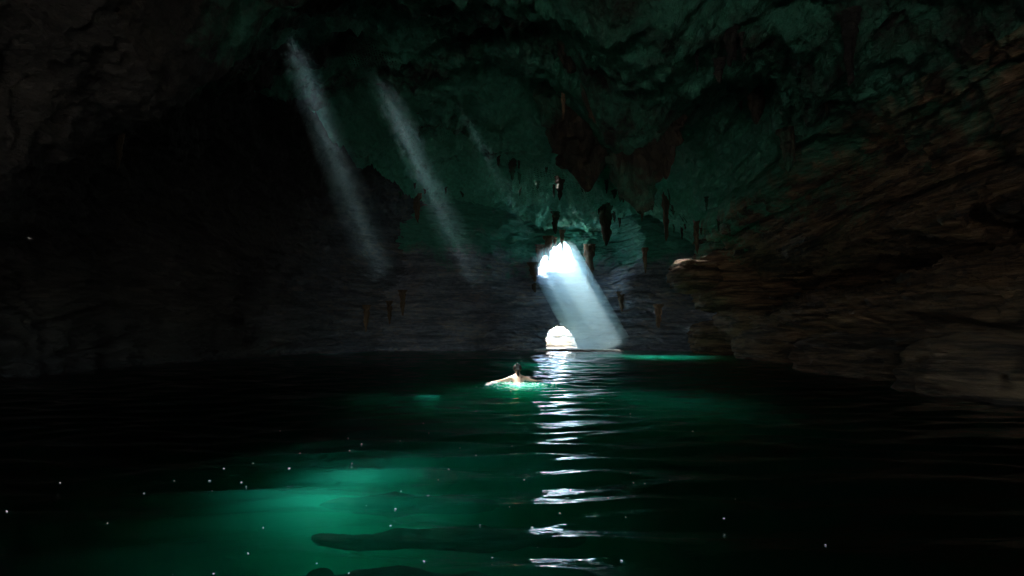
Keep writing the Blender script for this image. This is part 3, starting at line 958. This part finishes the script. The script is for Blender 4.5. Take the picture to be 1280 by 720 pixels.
def build_person():
    e = bpy.data.objects.new('person', None); COL.objects.link(e); e.location = SW; e.rotation_euler.z = R(4)
    tag(e, 'swimmer with dark tied hair seen from behind, arms spread in bright turquoise water', 'person')
    e.scale = (1.12, 1.12, 1.12)
    # local: +y away from the camera = the way the swimmer faces; torso slopes down towards the camera
    V = [(0, -0.50, -0.30), (0, -0.36, -0.14), (0, -0.20, 0.01), (0, -0.06, 0.14), (0, 0.01, 0.22), (0, 0.06, 0.33), (0, 0.07, 0.42),
         # left arm (screen left) swept out and back, right arm bent
         (-0.18, -0.07, 0.13), (-0.42, -0.12, 0.06), (-0.68, -0.28, 0.03), (-0.75, -0.34, 0.02),
         (0.18, -0.07, 0.13), (0.36, 0.04, 0.06), (0.50, 0.14, 0.035), (0.56, 0.17, 0.03),
         # legs
         (-0.11, -0.66, -0.42), (-0.22, -1.02, -0.55), (-0.32, -1.38, -0.62), (-0.36, -1.52, -0.62),
         (0.11, -0.66, -0.42), (0.24, -1.00, -0.57), (0.36, -1.34, -0.66), (0.40, -1.48, -0.66)]
    E = [(0, 1), (1, 2), (2, 3), (3, 4), (4, 5), (5, 6), (3, 7), (7, 8), (8, 9), (9, 10), (3, 11), (11, 12), (12, 13), (13, 14),
         (0, 15), (15, 16), (16, 17), (17, 18), (0, 19), (19, 20), (20, 21), (21, 22)]
    Rr = [(.155, .11), (.12, .09), (.14, .10), (.15, .10), .055, .085, .075,
          .065, .042, .03, .028, .065, .042, .03, .028, .085, .058, .038, .03, .085, .058, .038, .03]
    body = skin_obj('body', V, E, Rr, M_skin, e)
    # face details and ears sit on the far side of the head but are real
    def blob(nm, c, s, mat, par, noise=0.0, seed=1, res=3):
        bm = bmesh.new(); bmesh.ops.create_icosphere(bm, subdivisions=res, radius=1)
        P = np.array([v.co[:] for v in bm.verts])
        d = 1 + noise * fbm(P, 2.0, 3, off=seed)
        for v, p, k in zip(bm.verts, P, d): v.co = Vector(p * np.array(s) * k)
        me = bpy.data.meshes.new(nm); bm.to_mesh(me); bm.free()
        me.polygons.foreach_set('use_smooth', [True] * len(me.polygons))
        ob = link(nm, me, mat, par); ob.location = c; return ob
    blob('nose', (0, 0.160, 0.365), (.014, .02, .02), M_skin, e)
    for s in (-1, 1):
        blob('ear', (s * 0.083, 0.055, 0.365), (.010, .018, .03), M_skin, e)
        blob('eye', (s * 0.032, 0.135, 0.385), (.012, .008, .007), M_foam, e)
    blob('mouth', (0, 0.141, 0.32), (.026, .010, .007), simple_mat('lips', (0.35, 0.10, 0.09)), e)
    hair = blob('hair', (0, 0.042, 0.400), (.122, .118, .112), M_hair, e, 0.12)
    blob('hair_bun', (-0.005, 0.03, 0.445), (.050, .048, .046), M_hair, hair, 0.2, 4).location = (-0.005, -0.055, 0.10)
    tail = skin_obj('ponytail', [(0, 0, 0.02), (0.01, -0.07, -0.06), (0.012, -0.13, -0.17), (0.005, -0.22, -0.30)], [(0, 1), (1, 2), (2, 3)],
                    [.05, .046, .036, .018], M_hair, hair)
    # hands: five separate fingers each
    for s, w, nxt in ((-1, V[10], (-0.9, -0.45)), (1, V[14], (0.93, 0.3))):
        d = np.array([nxt[0], nxt[1], 0.0]); d /= np.linalg.norm(d); p = np.array([-d[1], d[0], 0])
        w = np.array(w)
        hv = [tuple(w), tuple(w + d * 0.04), tuple(w + d * 0.085)]; he = [(0, 1), (1, 2)]; hr = [(.026, .018), (.036, .014), (.034, .012)]
        for q, (off, ln) in enumerate(((-0.030, .060), (-0.010, .076), (0.010, .082), (0.030, .072))):
            b = len(hv)
            hv += [tuple(w + d * 0.09 + p * off), tuple(w + d * (0.09 + ln * .5) + p * off * 1.2 + np.array([0, 0, -.004])),
                   tuple(w + d * (0.09 + ln) + p * off * 1.3 + np.array([0, 0, -.015]))]
            he += [(2, b), (b, b + 1), (b + 1, b + 2)]; hr += [.009, .008, .006]
        b = len(hv); sp = s
        hv += [tuple(w + d * 0.03 + p * 0.035 * sp), tuple(w + d * 0.06 + p * 0.06 * sp), tuple(w + d * 0.085 + p * 0.07 * sp)]
        he += [(1, b), (b, b + 1), (b + 1, b + 2)]; hr += [.011, .009, .007]
        skin_obj('hand', hv, he, hr, M_skin, e, sub=1)
    # swimwear
    skin_obj('swim_briefs', [(0, -0.47, -0.28), (0, -0.58, -0.38)], [(0, 1)], [(.165, .12), (.16, .115)], M_suit, e, sub=1)
    skin_obj('bikini_strap', [(-0.145, -0.13, 0.0), (-0.08, -0.215, 0.05), (0, -0.235, 0.06), (0.08, -0.215, 0.05), (0.145, -0.13, 0.0)],
             [(0, 1), (1, 2), (2, 3), (3, 4)], [.008] * 5, M_suit, e, sub=1)
    return e


build_person()


# ------------------------------------------------------------------ foam trails and floating flecks
def foam_line(name, pts, w, label):
    V, f = [], []
    rs = np.random.RandomState(5)
    bm = bmesh.new()
    for k in range(150):
        t = rs.uniform(0, 1) * (len(pts) - 1); i = min(int(t), len(pts) - 2); fr = t - i
        p = np.array(pts[i]) * (1 - fr) + np.array(pts[i + 1]) * fr
        p = p + np.array([rs.normal(0, w), rs.normal(0, w * 1.4), 0])
        r = rs.uniform(0.012, 0.035)
        q = np.array([[p[0], p[1], 0.0]]); z = wave_height(q)[0]
        m = Matrix.Translation((p[0], p[1], z + 0.004)) @ Matrix.Diagonal((r * 1.6, r, r * 0.6, 1))
        bmesh.ops.create_icosphere(bm, subdivisions=1, radius=1, matrix=m)
    me = bpy.data.meshes.new(name); bm.to_mesh(me); bm.free()
    me.polygons.foreach_set('use_smooth', [True] * len(me.polygons))
    o = link(name, me, M_foam); tag(o, label, 'foam', kind='stuff')


foam_line('foam', [landing(609, 483), landing(618, 479), landing(631, 477), landing(643, 473)], 0.045, 'white foam trail curving off the swimmer\'s left arm')
foam_line('foam', [landing(654, 474), landing(662, 472), landing(668, 472)], 0.04, 'short white foam trail off the swimmer\'s right arm')

def churn():
    bm = bmesh.new(); rs = np.random.RandomState(9)
    for k in range(450):
        a = rs.uniform(0, 6.28); d = abs(rs.normal(0, 0.5))
        p = (SW[0] + 0.05 + d * math.cos(a) * 1.15, SW[1] - 0.55 + d * math.sin(a) * 1.4)
        z = wave_height(np.array([[p[0], p[1], 0.0]]))[0] - rs.uniform(0.03, 0.09)
        r = rs.uniform(0.012, 0.034)
        bmesh.ops.create_icosphere(bm, subdivisions=1, radius=1, matrix=Matrix.Translation((p[0], p[1], z)) @ Matrix.Diagonal((r * 1.5, r, r * .7, 1)))
    me = bpy.data.meshes.new('foam'); bm.to_mesh(me); bm.free()
    o = link('foam', me, M_foam); tag(o, 'turquoise cloud of air bubbles churned up in the water round the swimmer', 'bubbles', kind='stuff')


churn()

FL = [(133, 533), (75, 603), (8, 652), (134, 662), (198, 505), (316, 577), (280, 588), (265, 614), (302, 600), (308, 603), (289, 642), (262, 600),
      (218, 600), (329, 661), (310, 696), (375, 569), (361, 588), (435, 546), (437, 565), (440, 577), (458, 632), (494, 635), (501, 611), (535, 621),
      (529, 530), (493, 537), (595, 515), (598, 551), (595, 572), (536, 543), (488, 661), (600, 649), (615, 694), (267, 714), (436, 717), (452, 556),
      (481, 562), (500, 553), (548, 598), (561, 585), (216, 716), (637, 637), (788, 592), (792, 601), (806, 603), (837, 602), (760, 621), (782, 645),
      (905, 647), (777, 697), (672, 681), (713, 607), (826, 540), (788, 517), (866, 541), (700, 612), (746, 608), (1032, 680), (919, 620), (700, 640),
      (655, 600), (640, 560), (620, 540), (575, 560), (350, 540), (240, 560), (180, 620), (396, 706), (530, 706), (665, 655)]


def flecks():
    bm = bmesh.new()
    bmesh.ops.create_icosphere(bm, subdivisions=2, radius=1.0)
    for v in bm.verts:
        k = 1 + 0.35 * math.sin(v.co.x * 5 + v.co.y * 3)
        v.co = Vector((v.co.x * k, v.co.y * 0.55, v.co.z * 0.7 + 0.25 * v.co.x * v.co.x))
    me = bpy.data.meshes.new('floating_bubble'); bm.to_mesh(me); bm.free()
    me.polygons.foreach_set('use_smooth', [True] * len(me.polygons)); me.materials.append(M_bub)
    for k, (u, v) in enumerate(FL):
        p = landing(u, v)
        o = bpy.data.objects.new('floating_bubble', me); COL.objects.link(o)
        z = wave_height(np.array([[p[0], p[1], 0.0]]))[0]
        s = p[1] * 0.0013 * random.uniform(0.5, 1.6)
        o.location = (p[0], p[1], z + s * 0.3); o.scale = (s, s, s); o.rotation_euler = (0, random.uniform(-.3, .3), random.uniform(0, 6.28))
        tag(o, 'tiny bright bubble floating on the dark green water of the lake', 'bubble', 'tiny bright bubbles floating on the lake')


flecks()

# ------------------------------------------------------------------ light, sky, camera
w = bpy.data.worlds.new('World'); SC.world = w; w.use_nodes = True
nt = w.node_tree; bg = nt.nodes['Background']
sky = nt.nodes.new('ShaderNodeTexSky'); sky.sky_type = 'NISHITA'; sky.sun_disc = False
sky.sun_elevation = math.asin(SUN[2]); sky.sun_rotation = math.atan2(SUN[0], SUN[1])
nt.links.new(sky.outputs[0], bg.inputs[0]); bg.inputs[1].default_value = 0.15
ld = bpy.data.lights.new('sun', 'SUN'); ld.energy = 5.0; ld.angle = R(0.7); ld.color = (1.0, 0.96, 0.90)
lo = bpy.data.objects.new('sun', ld); COL.objects.link(lo); lo.location = (0, 0, 40)
lo.rotation_euler = Vector(SUN).to_track_quat('Z', 'Y').to_euler()

cd = bpy.data.cameras.new('camera'); co = bpy.data.objects.new('camera', cd); COL.objects.link(co)
cd.sensor_width = 36; cd.lens = 36 * F / 1280; cd.clip_end = 3000; cd.clip_start = 0.05
co.location = CAM; co.rotation_euler = (R(90) + PITCH, 0, 0)
SC.camera = co

SC.view_settings.view_transform = 'Standard'; SC.view_settings.look = 'None'
SC.view_settings.gamma = 1; SC.view_settings.exposure = 4.45
c = SC.cycles
c.use_denoising = True
c.denoiser = 'OPENIMAGEDENOISE'
c.use_adaptive_sampling = False
c.max_bounces = 7; c.diffuse_bounces = 4; c.glossy_bounces = 3; c.transmission_bounces = 2
c.transparent_max_bounces = 12; c.volume_bounces = 3
c.caustics_reflective = False; c.caustics_refractive = False
c.use_guiding = False
c.volume_step_rate = 2.0
c.sample_clamp_indirect = 3.0
